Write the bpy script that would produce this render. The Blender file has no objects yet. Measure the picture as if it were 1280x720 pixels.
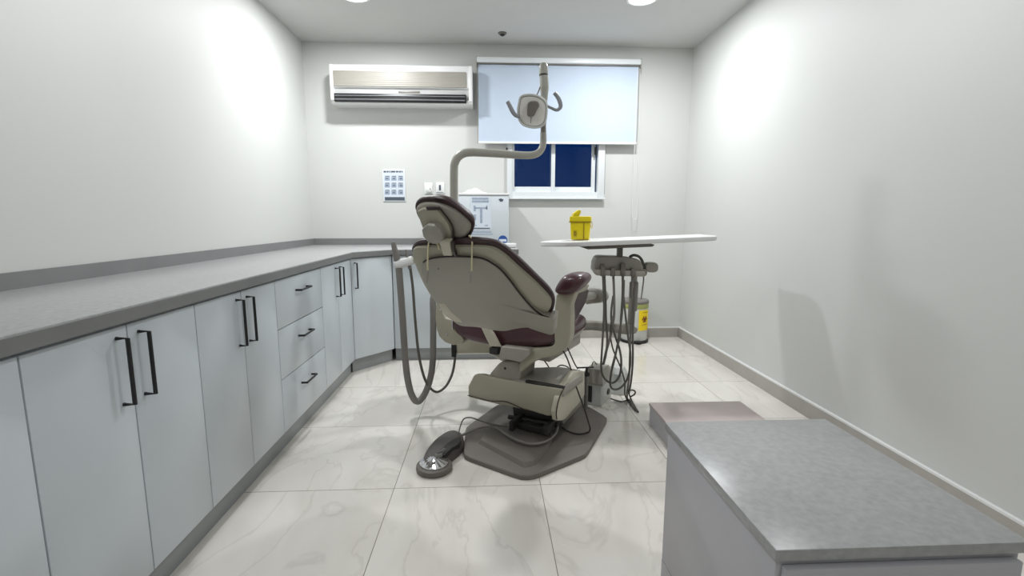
import bpy, bmesh, math, random
from mathutils import Vector, Matrix
from math import sin, cos, radians, pi, sqrt
random.seed(4)
S = bpy.context.scene
COL = S.collection

# ------------------------------------------------------------ camera, light, exposure
FPX, CAM_H, YAW, PITCH = 600.0, 1.11, radians(2.7), radians(8.2)
FW = Vector((sin(YAW)*cos(PITCH), cos(YAW)*cos(PITCH), -sin(PITCH)))
RT = Vector((cos(YAW), -sin(YAW), 0)); UP = RT.cross(FW)
O = Vector((0, 0, CAM_H))
cd = bpy.data.cameras.new('camera'); cam = bpy.data.objects.new('camera', cd); COL.objects.link(cam)
cd.sensor_width = 36; cd.lens = FPX*36/1280; cd.clip_start = .02
cam.matrix_world = Matrix.Translation(O) @ Matrix((RT, UP, -FW)).transposed().to_4x4()
S.camera = cam
S.view_settings.view_transform = 'Standard'; S.view_settings.look = 'None'
S.view_settings.gamma = 1; S.view_settings.use_curve_mapping = False
S.view_settings.exposure = -0.6
ROOM_H, WALL_Y, WALL_L, WALL_R, WALL_F = 2.59, 4.38, -1.57, 1.80, -1.6
w = bpy.data.worlds.new('dusk'); S.world = w; w.use_nodes = True
w.node_tree.nodes['Background'].inputs[0].default_value = (.006, .085, .32, 1)
w.node_tree.nodes['Background'].inputs[1].default_value = .42
LAMPS = [(-.89, 3.50, 40), (1.05, 3.46, 40), (-.89, 1.7, 14), (1.05, 1.7, 14), (-.5, -.5, 8), (.9, -.5, 8)]
LAMP_COL = (.965, .985, 1.0)
for i, (x, y, e) in enumerate(LAMPS):
    ld = bpy.data.lights.new('downlight_lamp', 'AREA'); ld.shape = 'DISK'; ld.size = .15; ld.energy = e; ld.color = LAMP_COL
    lo = bpy.data.objects.new('downlight_lamp', ld); lo.location = (x, y, ROOM_H-.014); COL.objects.link(lo)

# ------------------------------------------------------------ pixel rays (frame 1280x720) to points in the room
def ray(x, y): return FW*FPX + RT*(x-640) + UP*(360-y)
def PY(x, y, d): r = ray(x, y); return O + r*(d/r.y)
def PZ(x, y, z=0.): r = ray(x, y); return O + r*((z-CAM_H)/r.z)
def PP(x, y, P, n): r = ray(x, y); return O + r*((P-O).dot(n)/r.dot(n))

# ------------------------------------------------------------ materials
def lin(c): return tuple(((v/255)/12.92 if v/255 <= .04045 else ((v/255+.055)/1.055)**2.4) for v in c)+(1,)
def mat(name, rgb, rough=.5, metal=0, bump=0, bscale=40, var=.04, vscale=6, coat=0, emit=None, est=1, trans=0, spec=.5, alpha=None):
    m = bpy.data.materials.new(name); m.use_nodes = True; nt = m.node_tree; b = nt.nodes['Principled BSDF']
    c = lin(rgb)
    if var:
        tc = nt.nodes.new('ShaderNodeTexCoord'); no = nt.nodes.new('ShaderNodeTexNoise'); no.inputs['Scale'].default_value = vscale
        nt.links.new(tc.outputs['Object'], no.inputs['Vector'])
        r = nt.nodes.new('ShaderNodeValToRGB'); r.color_ramp.elements[0].position = .3; r.color_ramp.elements[1].position = .7
        r.color_ramp.elements[0].color = tuple(v*(1-var) for v in c[:3])+(1,); r.color_ramp.elements[1].color = tuple(min(1, v*(1+var)) for v in c[:3])+(1,)
        nt.links.new(no.outputs['Fac'], r.inputs[0]); nt.links.new(r.outputs[0], b.inputs['Base Color'])
        if bump:
            n2 = nt.nodes.new('ShaderNodeTexNoise'); n2.inputs['Scale'].default_value = bscale; nt.links.new(tc.outputs['Object'], n2.inputs['Vector'])
            bp = nt.nodes.new('ShaderNodeBump'); bp.inputs['Strength'].default_value = bump; bp.inputs['Distance'].default_value = .003
            nt.links.new(n2.outputs['Fac'], bp.inputs['Height']); nt.links.new(bp.outputs[0], b.inputs['Normal'])
    else: b.inputs['Base Color'].default_value = c
    b.inputs['Roughness'].default_value = rough; b.inputs['Metallic'].default_value = metal
    b.inputs['Specular IOR Level'].default_value = spec
    b.inputs['Coat Weight'].default_value = coat; b.inputs['Transmission Weight'].default_value = trans
    if emit: b.inputs['Emission Color'].default_value = lin(emit); b.inputs['Emission Strength'].default_value = est
    if alpha is not None: b.inputs['Alpha'].default_value = alpha
    return m
def tile_mat():
    m = bpy.data.materials.new('marble_floor_tile'); m.use_nodes = True; nt = m.node_tree; N = nt.nodes; Lk = nt.links; b = N['Principled BSDF']
    tc = N.new('ShaderNodeTexCoord'); mp = N.new('ShaderNodeMapping'); mp.inputs['Location'].default_value = (.402+.611*6, -1.878+.617*6, 0)
    Lk.new(tc.outputs['Object'], mp.inputs[0])
    br = N.new('ShaderNodeTexBrick'); br.offset = 0; br.squash = 1; br.inputs['Scale'].default_value = 1
    br.inputs['Brick Width'].default_value = .611; br.inputs['Row Height'].default_value = .617; br.inputs['Mortar Size'].default_value = .0016; br.inputs['Mortar Smooth'].default_value = .2
    br.inputs['Color1'].default_value = (0, 0, 0, 1); br.inputs['Color2'].default_value = (1, 1, 1, 1); br.inputs['Mortar'].default_value = (.5, .5, .5, 1)
    Lk.new(mp.outputs[0], br.inputs['Vector'])
    # marble: soft clouds and diagonal veins, shifted tile by tile
    off = N.new('ShaderNodeVectorMath'); off.operation = 'MULTIPLY_ADD'; off.inputs[1].default_value = (7, 5, 3); Lk.new(br.outputs['Color'], off.inputs[0]); Lk.new(tc.outputs['Object'], off.inputs[2])
    m2 = N.new('ShaderNodeMapping'); m2.inputs['Rotation'].default_value = (0, 0, radians(38)); m2.inputs['Scale'].default_value = (1, .35, 1); Lk.new(off.outputs[0], m2.inputs[0])
    n1 = N.new('ShaderNodeTexNoise'); n1.inputs['Scale'].default_value = 3.2; n1.inputs['Detail'].default_value = 6; n1.inputs['Distortion'].default_value = 1.2; Lk.new(m2.outputs[0], n1.inputs['Vector'])
    r1 = N.new('ShaderNodeValToRGB'); e = r1.color_ramp.elements; e[0].position = .3; e[0].color = lin((219, 214, 206)); e[1].position = .7; e[1].color = lin((232, 228, 221)); Lk.new(n1.outputs['Fac'], r1.inputs[0])
    n2 = N.new('ShaderNodeTexNoise'); n2.inputs['Scale'].default_value = 2.1; n2.inputs['Detail'].default_value = 5; n2.inputs['Distortion'].default_value = 2; Lk.new(m2.outputs[0], n2.inputs['Vector'])
    r2 = N.new('ShaderNodeValToRGB'); e = r2.color_ramp.elements; e[0].position = .485; e[0].color = (0, 0, 0, 1); e[1].position = .5; e[1].color = (.28, .28, .28, 1); x = r2.color_ramp.elements.new(.53); x.color = (0, 0, 0, 1); Lk.new(n2.outputs['Fac'], r2.inputs[0])
    mx = N.new('ShaderNodeMixRGB'); mx.inputs[2].default_value = lin((182, 176, 168)); Lk.new(r2.outputs[0], mx.inputs[0]); Lk.new(r1.outputs[0], mx.inputs[1])
    mg = N.new('ShaderNodeMixRGB'); mg.inputs[2].default_value = lin((128, 122, 110)); Lk.new(br.outputs['Fac'], mg.inputs[0]); Lk.new(mx.outputs[0], mg.inputs[1])
    Lk.new(mg.outputs[0], b.inputs['Base Color']); b.inputs['Roughness'].default_value = .16; b.inputs['Specular IOR Level'].default_value = .55
    return m
def glass_mat():
    m = bpy.data.materials.new('window_glass'); m.use_nodes = True; nt = m.node_tree; N = nt.nodes; Lk = nt.links; N.remove(N['Principled BSDF'])
    t = N.new('ShaderNodeBsdfTransparent'); t.inputs[0].default_value = (.75, .85, 1, 1); g = N.new('ShaderNodeBsdfGlossy'); g.inputs['Roughness'].default_value = .03; fr = N.new('ShaderNodeFresnel'); fr.inputs[0].default_value = 1.45
    x = N.new('ShaderNodeMixShader'); Lk.new(fr.outputs[0], x.inputs[0]); Lk.new(t.outputs[0], x.inputs[1]); Lk.new(g.outputs[0], x.inputs[2]); Lk.new(x.outputs[0], N['Material Output'].inputs[0])
    return m
M = dict(
    wall=mat('painted_wall', (210, 211, 208), .55, bump=.05, bscale=120, var=.012, vscale=1.5),
    ceil=mat('ceiling_paint', (206, 206, 204), .8, var=.01),
    floor=tile_mat(), glass=glass_mat(),
    skirt=mat('grey_marble_skirting', (172, 168, 162), .3, var=.06, vscale=9),
    white=mat('white_gloss', (232, 233, 232), .3, var=.01),
    alu=mat('white_aluminium', (226, 230, 232), .32, var=.01),
    blind=mat('blind_fabric', (194, 207, 224), .8, bump=.1, bscale=300, var=.015),
    door=mat('cabinet_laminate', (206, 213, 218), .35, var=.015),
    kick=mat('toe_kick_grey', (150, 153, 154), .4, var=.04),
    top=mat('grey_worktop', (165, 166, 166), .3, var=.1, vscale=60),
    topedge=mat('worktop_edge', (128, 129, 129), .4, var=.05),
    black=mat('black_plastic', (24, 24, 25), .4, var=.05),
    rubber=mat('dark_rubber', (44, 43, 41), .6, var=.08),
    beige=mat('beige_shell', (168, 163, 145), .42, bump=.04, var=.05, vscale=4),
    beige2=mat('warm_grey_shell', (156, 152, 140), .42, bump=.04, var=.05, vscale=4),
    maroon=mat('maroon_vinyl', (78, 46, 52), .3, bump=.12, bscale=220, var=.12, coat=.08),
    shaded_maroon=mat('shaded_maroon_vinyl', (58, 36, 40), .42, bump=.12, bscale=220, var=.1),  # same maroon vinyl, with the shade on cushion edges put into its colour
    rim=mat('dark_brown_piping', (44, 30, 29), .4, var=.1),
    cream=mat('cream_metal', (196, 190, 172), .35, var=.04),
    pedal=mat('dark_pedal_plastic', (88, 83, 79), .45, var=.06),
    plate=mat('taupe_base_plate', (114, 108, 102), .5, bump=.08, bscale=200, var=.06),
    hose=mat('grey_hose', (126, 122, 117), .5, var=.05),
    dhose=mat('dark_grey_hose', (92, 90, 83), .5, var=.06),
    unit=mat('grey_unit_plastic', (158, 154, 145), .42, var=.05),
    dunit=mat('dark_grey_metal', (112, 108, 101), .4, var=.06),
    lamp=mat('warm_grey_light_arm', (158, 157, 148), .38, var=.03),
    handle=mat('blue_grey_handle', (140, 142, 146), .4, var=.04),
    chrome=mat('brushed_chrome', (214, 214, 216), .22, metal=1, var=.05, vscale=3),
    yellow=mat('yellow_plastic', (226, 205, 12), .4, var=.03),
    dyellow=mat('yellow_seam', (150, 128, 10), .5, var=.05),
    label=mat('yellow_label', (248, 218, 20), .5, var=.02),
    red=mat('dark_red_print', (120, 40, 20), .6, var=.02),
    bin=mat('pale_grey_plastic', (200, 202, 198), .32, var=.04),
    green=mat('olive_band', (160, 164, 96), .5, var=.1),
    paper=mat('paper', (214, 222, 232), .7, var=.02),
    print=mat('grey_print', (112, 120, 134), .7, var=.15, vscale=90),
    lprint=mat('pale_blue_print', (158, 170, 188), .7, var=.15, vscale=120),
    dprint=mat('dark_print', (76, 86, 98), .7, var=.1),
    blue=mat('blue_sticker', (38, 82, 150), .5, var=.05),
    pink=mat('pinkish_stone', (198, 184, 182), .35, var=.05),
    panel=mat('lilac_grey_laminate', (188, 187, 192), .4, var=.02),
    cord=mat('cream_elastic', (222, 212, 176), .7, var=.03),
    film=mat('clear_film', (226, 228, 226), .12, var=.02, trans=.5),
    metal=mat('satin_metal', (150, 150, 148), .3, metal=.9, var=.03),
    reflector=mat('lamp_reflector', (226, 224, 218), .25, var=.05),
    cloth=mat('white_cloth', (238, 238, 236), .8, var=.01),
)
em = bpy.data.materials.new('lit_diffuser'); em.use_nodes = True
em.node_tree.nodes['Principled BSDF'].inputs['Emission Color'].default_value = (.95, 1, .99, 1); em.node_tree.nodes['Principled BSDF'].inputs['Emission Strength'].default_value = 2.2
M['lit'] = em

# ------------------------------------------------------------ mesh helpers (all in room coordinates)
class B:
    def __init__(s): s.v = []; s.f = []
    def add(s, bm):
        k = len(s.v); bm.verts.index_update()
        s.v += [v.co.copy() for v in bm.verts]; s.f += [[k+v.index for v in f.verts] for f in bm.faces]; bm.free(); return s
    def raw(s, v, f): k = len(s.v); s.v += [Vector(a) for a in v]; s.f += [[k+i for i in q] for q in f]; return s
    def box(s, c, d, rz=0, bev=0, seg=2, R=None):
        bm = bmesh.new(); bmesh.ops.create_cube(bm, size=1)
        bmesh.ops.scale(bm, vec=Vector(d), verts=bm.verts)
        if bev: bmesh.ops.bevel(bm, geom=list(bm.edges), offset=bev, segments=seg, profile=.5, affect='EDGES')
        T = Matrix.Translation(Vector(c)) @ (R.to_4x4() if R else Matrix.Rotation(rz, 4, 'Z'))
        bmesh.ops.transform(bm, matrix=T, verts=bm.verts); return s.add(bm)
    def span(s, a, b, bev=0): return s.box([(a[i]+b[i])/2 for i in range(3)], [abs(b[i]-a[i]) for i in range(3)], bev=bev)
    def prism(s, pts, vec, bev=0, seg=2):
        bm = bmesh.new(); vec = Vector(vec); a = [bm.verts.new(p) for p in pts]; b = [bm.verts.new(Vector(p)+vec) for p in pts]; n = len(pts)
        bm.faces.new(a); bm.faces.new(b[::-1])
        for i in range(n): bm.faces.new([a[i], b[i], b[(i+1) % n], a[(i+1) % n]])
        bmesh.ops.recalc_face_normals(bm, faces=bm.faces)
        if bev: bmesh.ops.bevel(bm, geom=list(bm.edges), offset=bev, segments=seg, profile=.5, affect='EDGES', clamp_overlap=True)
        return s.add(bm)
    def tube(s, pts, r, seg=10, smooth=6, flat=None):
        P = [Vector(p) for p in pts]; rr = list(r) if isinstance(r, (list, tuple)) else [r]*len(P)
        if smooth > 1 and len(P) > 2:
            Q = []; q = []
            for i in range(len(P)-1):
                p0, p1, p2, p3 = P[max(i-1, 0)], P[i], P[i+1], P[min(i+2, len(P)-1)]
                for k in range(smooth):
                    t = k/smooth; Q.append(.5*((2*p1)+(p2-p0)*t+(2*p0-5*p1+4*p2-p3)*t*t+(3*p1-p0-3*p2+p3)*t**3)); q.append(rr[i]*(1-t)+rr[i+1]*t)
            Q.append(P[-1]); q.append(rr[-1]); P, rr = Q, q
        T = [(P[min(i+1, len(P)-1)]-P[max(i-1, 0)]).normalized() for i in range(len(P))]
        n = T[0].cross(Vector((.3, .2, 1))).normalized(); V = []; F = []
        for i, p in enumerate(P):
            n = (n-T[i]*n.dot(T[i])).normalized(); b = T[i].cross(n)
            for k in range(seg):
                a = 2*pi*k/seg; V.append(p+(n*cos(a)+b*sin(a))*rr[i])
            if i: F += [[(i-1)*seg+k, (i-1)*seg+(k+1) % seg, i*seg+(k+1) % seg, i*seg+k] for k in range(seg)]
        F.append(list(range(seg))[::-1]); F.append([(len(P)-1)*seg+k for k in range(seg)]); return s.raw(V, F)
    def lathe(s, prof, c, axis=(0, 0, 1), seg=28, sx=1, sy=1):
        ax = Vector(axis).normalized(); u = ax.orthogonal().normalized(); 
        if abs(ax.z) > .99: u = Vector((1, 0, 0))
        v = ax.cross(u); V = []; F = []; c = Vector(c)
        for r, h in prof:
            for k in range(seg): a = 2*pi*k/seg; V.append(c+ax*h+(u*cos(a)*sx+v*sin(a)*sy)*max(r, 1e-4))
        for i in range(len(prof)-1): F += [[i*seg+k, i*seg+(k+1) % seg, (i+1)*seg+(k+1) % seg, (i+1)*seg+k] for k in range(seg)]
        F.append(list(range(seg))[::-1]); F.append([(len(prof)-1)*seg+k for k in range(seg)]); return s.raw(V, F)
    def slab(s, outline, n, rings, N=72, center=None):
        """closed outline of points, rings of (scale, offset along n): a puffed or bevelled solid with real depth"""
        P = closed(outline, N) if N else [Vector(p) for p in outline]; N = len(P); n = Vector(n).normalized()
        c = Vector(center) if center else sum(P, Vector())/N; V = []; F = []
        for sc, h in rings: V += [c+(p-c)*max(sc, .001)+n*h for p in P]
        for i in range(len(rings)-1): F += [[i*N+k, i*N+(k+1) % N, (i+1)*N+(k+1) % N, (i+1)*N+k] for k in range(N)]
        F.append(list(range(N))[::-1]); F.append([(len(rings)-1)*N+k for k in range(N)]); return s.raw(V, F)
def closed(pts, N, sm=6):
    P = [Vector(p) for p in pts]; n = len(P); Q = []
    for i in range(n):
        p0, p1, p2, p3 = P[i-1], P[i], P[(i+1) % n], P[(i+2) % n]
        for k in range(sm):
            t = k/sm; Q.append(.5*((2*p1)+(p2-p0)*t+(2*p0-5*p1+4*p2-p3)*t*t+(3*p1-p0-3*p2+p3)*t**3))
    L = [0]
    for i in range(len(Q)): L.append(L[-1]+(Q[(i+1) % len(Q)]-Q[i]).length)
    R = []; j = 0
    for k in range(N):
        d = L[-1]*k/N
        while L[j+1] < d: j += 1
        t = (d-L[j])/max(1e-9, L[j+1]-L[j]); R.append(Q[j].lerp(Q[(j+1) % len(Q)], t))
    return R
def poly(pts, d=.03):
    P = [Vector(p) for p in pts]; Q = []
    for i, p in enumerate(P):
        a, b = P[i-1], P[(i+1) % len(P)]; la, lb = (a-p).length, (b-p).length
        Q += [p+(a-p)*min(.45, d/la), p+(a-p)*min(.2, d*.35/la)*.5+(b-p)*min(.2, d*.35/lb)*.5, p+(b-p)*min(.45, d/lb)]
    return Q
def wloc(o):
    v = Vector()
    while o: v += o.location; o = o.parent
    return v
def obj(name, b, m, parent=None, loc=None, sharp=38):
    me = bpy.data.meshes.new(name); L = wloc(parent) if parent else Vector(loc or (0, 0, 0))
    me.from_pydata([v-L for v in b.v], [], b.f); me.materials.append(M[m])
    bm = bmesh.new(); bm.from_mesh(me); bmesh.ops.recalc_face_normals(bm, faces=bm.faces)
    for f in bm.faces: f.smooth = True
    for e in bm.edges:
        if len(e.link_faces) == 2 and e.calc_face_angle() > radians(sharp): e.smooth = False
    bm.to_mesh(me); bm.free()
    o = bpy.data.objects.new(name, me); COL.objects.link(o)
    if parent: o.parent = parent
    else: o.location = L
    return o
def tag(o, label, cat, group=None, kind=None):
    o['label'] = label
    if cat: o['category'] = cat
    if group: o['group'] = group
    if kind: o['kind'] = kind
    return o
def thing(name, loc, label, cat, group=None):
    o = bpy.data.objects.new(name, None); o.empty_display_size = .1; o.location = loc; COL.objects.link(o); return tag(o, label, cat, group)
def struct(name, b, m, parent=None):
    o = obj(name, b, m, parent)
    if not parent: o['kind'] = 'structure'
    return o

# ------------------------------------------------------------ room shell
struct('floor', B().span((WALL_L-.15, WALL_F-.15, -.1), (WALL_R+.15, WALL_Y+.15, 0)), 'floor')
struct('ceiling', B().span((WALL_L-.15, WALL_F-.15, ROOM_H), (WALL_R+.15, WALL_Y+.15, ROOM_H+.1)), 'ceil')
WX0, WX1, WZ0, WZ1 = .17, 1.045, 1.33, 2.25
wb = B()
wb.span((WALL_L-.15, WALL_Y, 0), (WX0, WALL_Y+.15, ROOM_H)); wb.span((WX1, WALL_Y, 0), (WALL_R+.15, WALL_Y+.15, ROOM_H))
wb.span((WX0, WALL_Y, 0), (WX1, WALL_Y+.15, WZ0)); wb.span((WX0, WALL_Y, WZ1), (WX1, WALL_Y+.15, ROOM_H))
struct('wall_back', wb, 'wall')
struct('wall_left', B().span((WALL_L-.15, WALL_F, 0), (WALL_L, WALL_Y, ROOM_H)), 'wall')
struct('wall_right', B().span((WALL_R, WALL_F, 0), (WALL_R+.15, WALL_Y, ROOM_H)), 'wall')
struct('wall_front', B().span((WALL_L-.15, WALL_F-.15, 0), (WALL_R+.15, WALL_F, ROOM_H)), 'wall')
def skirting(side, a, b_):
    o = struct('baseboard_'+side, B().span(a, b_), 'skirt')
    c = [list(a), list(b_)]; c[0][2] = b_[2]; c[1][2] = b_[2]+.009
    obj('skirting_cap', B().span(c[0], c[1]), 'white', o)
skirting('back', (.24, WALL_Y-.016, 0), (WALL_R-.018, WALL_Y, .088))
skirting('right', (WALL_R-.016, WALL_F+.02, 0), (WALL_R, WALL_Y-.001, .088))
# window: white aluminium slider behind the blind
fr = B(); y0, y1 = WALL_Y-.03, WALL_Y+.06
a, b_ = PY(634, 247, WALL_Y-.03), PY(757, 181, WALL_Y-.03); FX0, FX1, FZ0, FZ1 = a.x, b_.x, a.z, 2.28
fr.span((FX0, y0, FZ0), (FX0+.045, y1, FZ1), .004); fr.span((FX1-.062, y0, FZ0), (FX1, y1, FZ1), .004)
fr.span((FX0+.045, y0, FZ0), (FX1-.062, y1, FZ0+.05)); fr.span((FX0+.045, y0, FZ1-.05), (FX1-.062, y1, FZ1))
fr.span((FX0-.02, y0-.02, FZ0-.014), (FX1+.008, y0+.01, FZ0-.001), .003)
wf = struct('window_1', fr, 'alu')
mx_ = (PY(691, 200, WALL_Y).x)
for k, (xa, xb, yy) in enumerate(((FX0+.03, mx_+.022, WALL_Y+.0), (mx_-.022, FX1-.075, WALL_Y+.026))):
    s_ = B(); z0, z1 = FZ0+.05, FZ1-.04; t_ = .036
    s_.span((xa, yy, z0), (xa+t_, yy+.022, z1), .003); s_.span((xb-t_, yy, z0), (xb, yy+.022, z1), .003)
    s_.span((xa+t_, yy, z0), (xb-t_, yy+.022, z0+.048)); s_.span((xa+t_, yy, z1-.05), (xb-t_, yy+.022, z1))
    so = obj('sash', s_, 'alu', wf); obj('pane', B().span((xa+t_-.004, yy+.008, z0+.04), (xb-t_+.004, yy+.012, z1-.04)), 'glass', so)
lt = PY(744.5, 189, WALL_Y-.005)
obj('latch', B().box(lt, (.016, .02, .07), bev=.003), 'black', wf)
lt = PY(633.5, 186, WALL_Y-.035); obj('latch', B().box(lt, (.014, .014, .02), bev=.003), 'black', wf)

# ------------------------------------------------------------ ceiling fittings
for i, (x, y, e) in enumerate(LAMPS):
    lab = ['round white downlight lit in the ceiling on the left, above the air conditioner', 'round white downlight lit in the ceiling on the right, before the blind',
           'round ceiling downlight over the near left cabinets', 'round ceiling downlight over the lilac-grey cabinet',
           'round ceiling downlight behind the camera on the left', 'round ceiling downlight behind the camera on the right'][i]
    t = thing('ceiling_downlight', (x, y, ROOM_H), lab, 'downlight', 'round ceiling downlights')
    obj('trim_ring', B().lathe([(.108, 0), (.108, -.004), (.101, -.008), (.092, -.006), (.09, 0)], (x, y, ROOM_H)), 'white', t)
    obj('diffuser', B().lathe([(.09, -.001), (.09, -.006), (.05, -.008), (0, -.0085)], (x, y, ROOM_H)), 'lit', t)
p = PZ(628, 41, ROOM_H)
t = thing('ceiling_sensor', p, 'small black round sensor on the ceiling before the blind', 'sensor')
obj('housing', B().lathe([(.034, 0), (.034, -.006), (.028, -.012), (.02, -.013)], p), 'dunit', t)
obj('lens', B().lathe([(.02, -.012), (.018, -.02), (.01, -.025), (0, -.026)], p), 'black', t)

# ------------------------------------------------------------ air conditioner
yb, yf = WALL_Y, WALL_Y-.2
r_ = PY(590, 81, yf); q_ = PY(590, 131, yf); AX1 = r_.x; AX0 = AX1-1.16; AZ1 = r_.z; AZ0 = q_.z+.005
t = thing('air_conditioner', ((AX0+AX1)/2, yb, AZ0), 'long white wall air conditioner with grey front grille left of the blind', 'air conditioner')
H_ = AZ1-AZ0
prof = [(yb, AZ1), (yf+.03, AZ1), (yf+.004, AZ1-.012), (yf, AZ1-.05), (yf, AZ0+.125), (yf+.02, AZ0+.115), (yf+.055, AZ0+.045), (yf+.045, AZ0+.035), (yf+.01, AZ0+.03), (yf+.02, AZ0+.004), (yf+.06, AZ0), (yb, AZ0)]
obj('casing', B().prism([(AX0, y, z) for y, z in prof], (AX1-AX0, 0, 0), .003), 'white', t)
def az(y): return PY(560, y, yf).z
gp = B(); gp.span((AX0+.03, yf-.006, az(109.5)), (AX1-.045, yf+.002, az(91)), .003)
g = obj('front_grille', gp, 'unit', t); sl = B()
for k in range(8): z = az(109)+k*.0155; sl.span((AX0+.034, yf-.0075, z), (AX1-.049, yf-.005, z+.010))
obj('slat', sl, 'unit', g)
obj('outlet_slot', B().span((AX0+.03, yf-.002, az(128.5)), (AX1-.05, yf+.05, az(118)), .004), 'black', t)
for y_, a_ in ((121.5, -20), (126, -20)):
    obj('vane', B().box(((AX0+AX1)/2-.01, yf-.004, az(y_)), (AX1-AX0-.1, .02, .004), R=Matrix.Rotation(radians(a_), 3, 'X'), bev=.001), 'handle', t)
obj('display', B().span((PY(498, 116, yf).x, yf-.004, az(117)), (PY(525, 116, yf).x, yf+.004, az(114.5)), .002), 'dunit', t)
for x in (AX0+.002, AX1-.03): obj('end_cap', B().span((x, yf-.004, AZ0+.02), (x+.028, yf+.16, AZ1-.01), .006), 'white', t)

# ------------------------------------------------------------ roller blind
by = WALL_Y-.07
a, c = PY(597.5, 80, by), PY(795, 179, by); bx0, bx1, bz0, bz1 = a.x, c.x, c.z, a.z
t = thing('roller_blind', ((bx0+bx1)/2, WALL_Y, bz1+.04), 'pale roller blind half lowered over the sliding window', 'blind')
fb = B(); n = 40; V = []; F = []
for i in range(n+1):
    x = bx0+(bx1-bx0)*i/n; d = .0015*sin(i*.9)
    V += [(x, by+d, bz0), (x, by+d, bz1+.01), (x, by+d+.002, bz1+.01), (x, by+d+.002, bz0)]
    if i: k = (i-1)*4; F += [[k+j, k+(j+1) % 4, k+4+(j+1) % 4, k+4+j] for j in range(4)]
F += [[0, 1, 2, 3], [n*4+3, n*4+2, n*4+1, n*4]]
obj('blind_fabric', fb.raw(V, F), 'blind', t)
obj('bottom_bar', B().span((bx0-.003, by-.008, bz0-.012), (bx1+.003, by+.01, bz0+.006), .003), 'white', t)
obj('cassette', B().span((bx0-.012, by-.035, bz1+.006), (bx1+.012, WALL_Y, bz1+.05), .008), 'alu', t)
obj('lower_lip', B().span((bx0-.012, by-.02, bz1-.002), (bx1+.012, by+.03, bz1+.005)), 'dunit', t)
for x in (bx0-.014, bx1+.01): obj('bracket', B().span((x, by-.03, bz1-.02), (x+.005, WALL_Y, bz1+.055)), 'unit', t)
for x in (bx0-.009, bx1+.006): obj('side_guide_wire', B().tube([(x, by, bz1), (x, by, bz0-.01)], .0028, 6, 1), 'unit', t)
cx = PY(792, 230, by).x
obj('pull_cord', B().tube([(cx, by, bz1), (cx-.004, by, 1.5), (cx-.004, by, 1.16), (cx+.02, by, 1.11), (cx+.043, by, 1.16), (cx+.04, by, 1.6), (cx+.02, by, bz1)], .0022, 6), 'white', t)

# ------------------------------------------------------------ cabinets and worktop
BKY = 3.70           # front plane of the cabinets on the back wall
LFX = -.975          # front plane of the cabinets on the left wall
DA, DB = Vector((LFX, 3.415, 0)), Vector((-.745, BKY, 0))     # corner door
CT = .845
def cabinet(a, b, back_pts, label, handle_side=None, two=False, hz=(.62, .80), split=False):
    """a, b: front edge left and right (floor points); back_pts close the footprint"""
    a, b = Vector(a), Vector(b); d = (b-a).normalized(); nrm = Vector((d.y, -d.x, 0)); W = (b-a).length
    mid = (a+b)/2
    t = thing('base_cabinet', (mid.x, mid.y, 0), label, 'cabinet', 'white base cabinets under the grey worktop')
    pts = [a-nrm*.02, b-nrm*.02]+[Vector(p) for p in back_pts]
    obj('carcass', B().prism([Vector((p.x, p.y, .1)) for p in pts], (0, 0, CT-.103)), 'door', t)
    obj('toe_kick', B().prism([Vector((p.x, p.y, 0)) for p in [a-nrm*.035, b-nrm*.035, b-nrm*.055, a-nrm*.055]], (0, 0, .1)), 'kick', t)
    R = Matrix((d, -nrm, Vector((0, 0, 1)))).transposed()
    def front(x0, x1, z0, z1, hx, h0, h1, hor=False):
        c = a+d*((x0+x1)/2)+Vector((0, 0, (z0+z1)/2))-nrm*.010
        do = obj('drawer' if hor else 'door', B().box(c, (x1-x0-.004, .018, z1-z0-.004), R=R, bev=.002), 'door', t)
        q = B()
        p0, p1 = (a+d*(hx-.07)+Vector((0, 0, h0)), a+d*(hx+.07)+Vector((0, 0, h0))) if hor else (a+d*hx+Vector((0, 0, h0)), a+d*hx+Vector((0, 0, h1)))
        q.tube([p0-nrm*.002, p0+nrm*.028, p1+nrm*.028, p1-nrm*.002], .0055, 8, 1)
        obj('handle', q, 'black', do)
    if two:
        front(0, W/2, .1, CT-.015, W/2-.04, *hz); front(W/2, W, .1, CT-.015, W/2+.04, *hz)
    elif split:
        zs = [.1, .36, .6, CT-.015]
        for k in range(3): front(0, W, zs[k], zs[k+1], W/2, (zs[k]+zs[k+1])/2+.04, 0, True)
    else: front(0, W, .1, CT-.015, handle_side if handle_side else .05, *hz)
    return t
cabinet(DA, DB, [(DB.x-.003, WALL_Y-.004, 0), (WALL_L+.004, WALL_Y-.004, 0), (WALL_L+.004, DA.y+.003, 0)], 'white corner cabinet with a slanted door and black bar handle', .032)
cabinet(DB, (-.245, BKY, 0), [(-.245, WALL_Y-.004, 0), (DB.x+.003, WALL_Y-.004, 0)], 'white cabinet on the back wall behind the hanging hoses', .46)
cabinet((-.245, BKY, 0), (.21, BKY, 0), [(.21, WALL_Y-.004, 0), (-.242, WALL_Y-.004, 0)], 'white cabinet on the back wall hidden behind the chair, under the appliance', .4)
ys = [3.415, 2.81, 2.21, 1.61, 1.01, .41]
labs = ['white two-door cabinet on the left wall next to the corner cabinet', 'white cabinet with three drawers on the left wall', 'white two-door cabinet on the left wall just nearer than the drawers', 'white two-door cabinet on the left wall, second from the near end', 'white single-door cabinet at the near end of the left run']
for k in range(5):
    cabinet((LFX, ys[k+1], 0), (LFX, ys[k], 0), [(WALL_L+.004, ys[k]-.003, 0), (WALL_L+.004, ys[k+1], 0)], labs[k], two=k in (0, 2, 3), split=k == 1, handle_side=.05)
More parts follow.
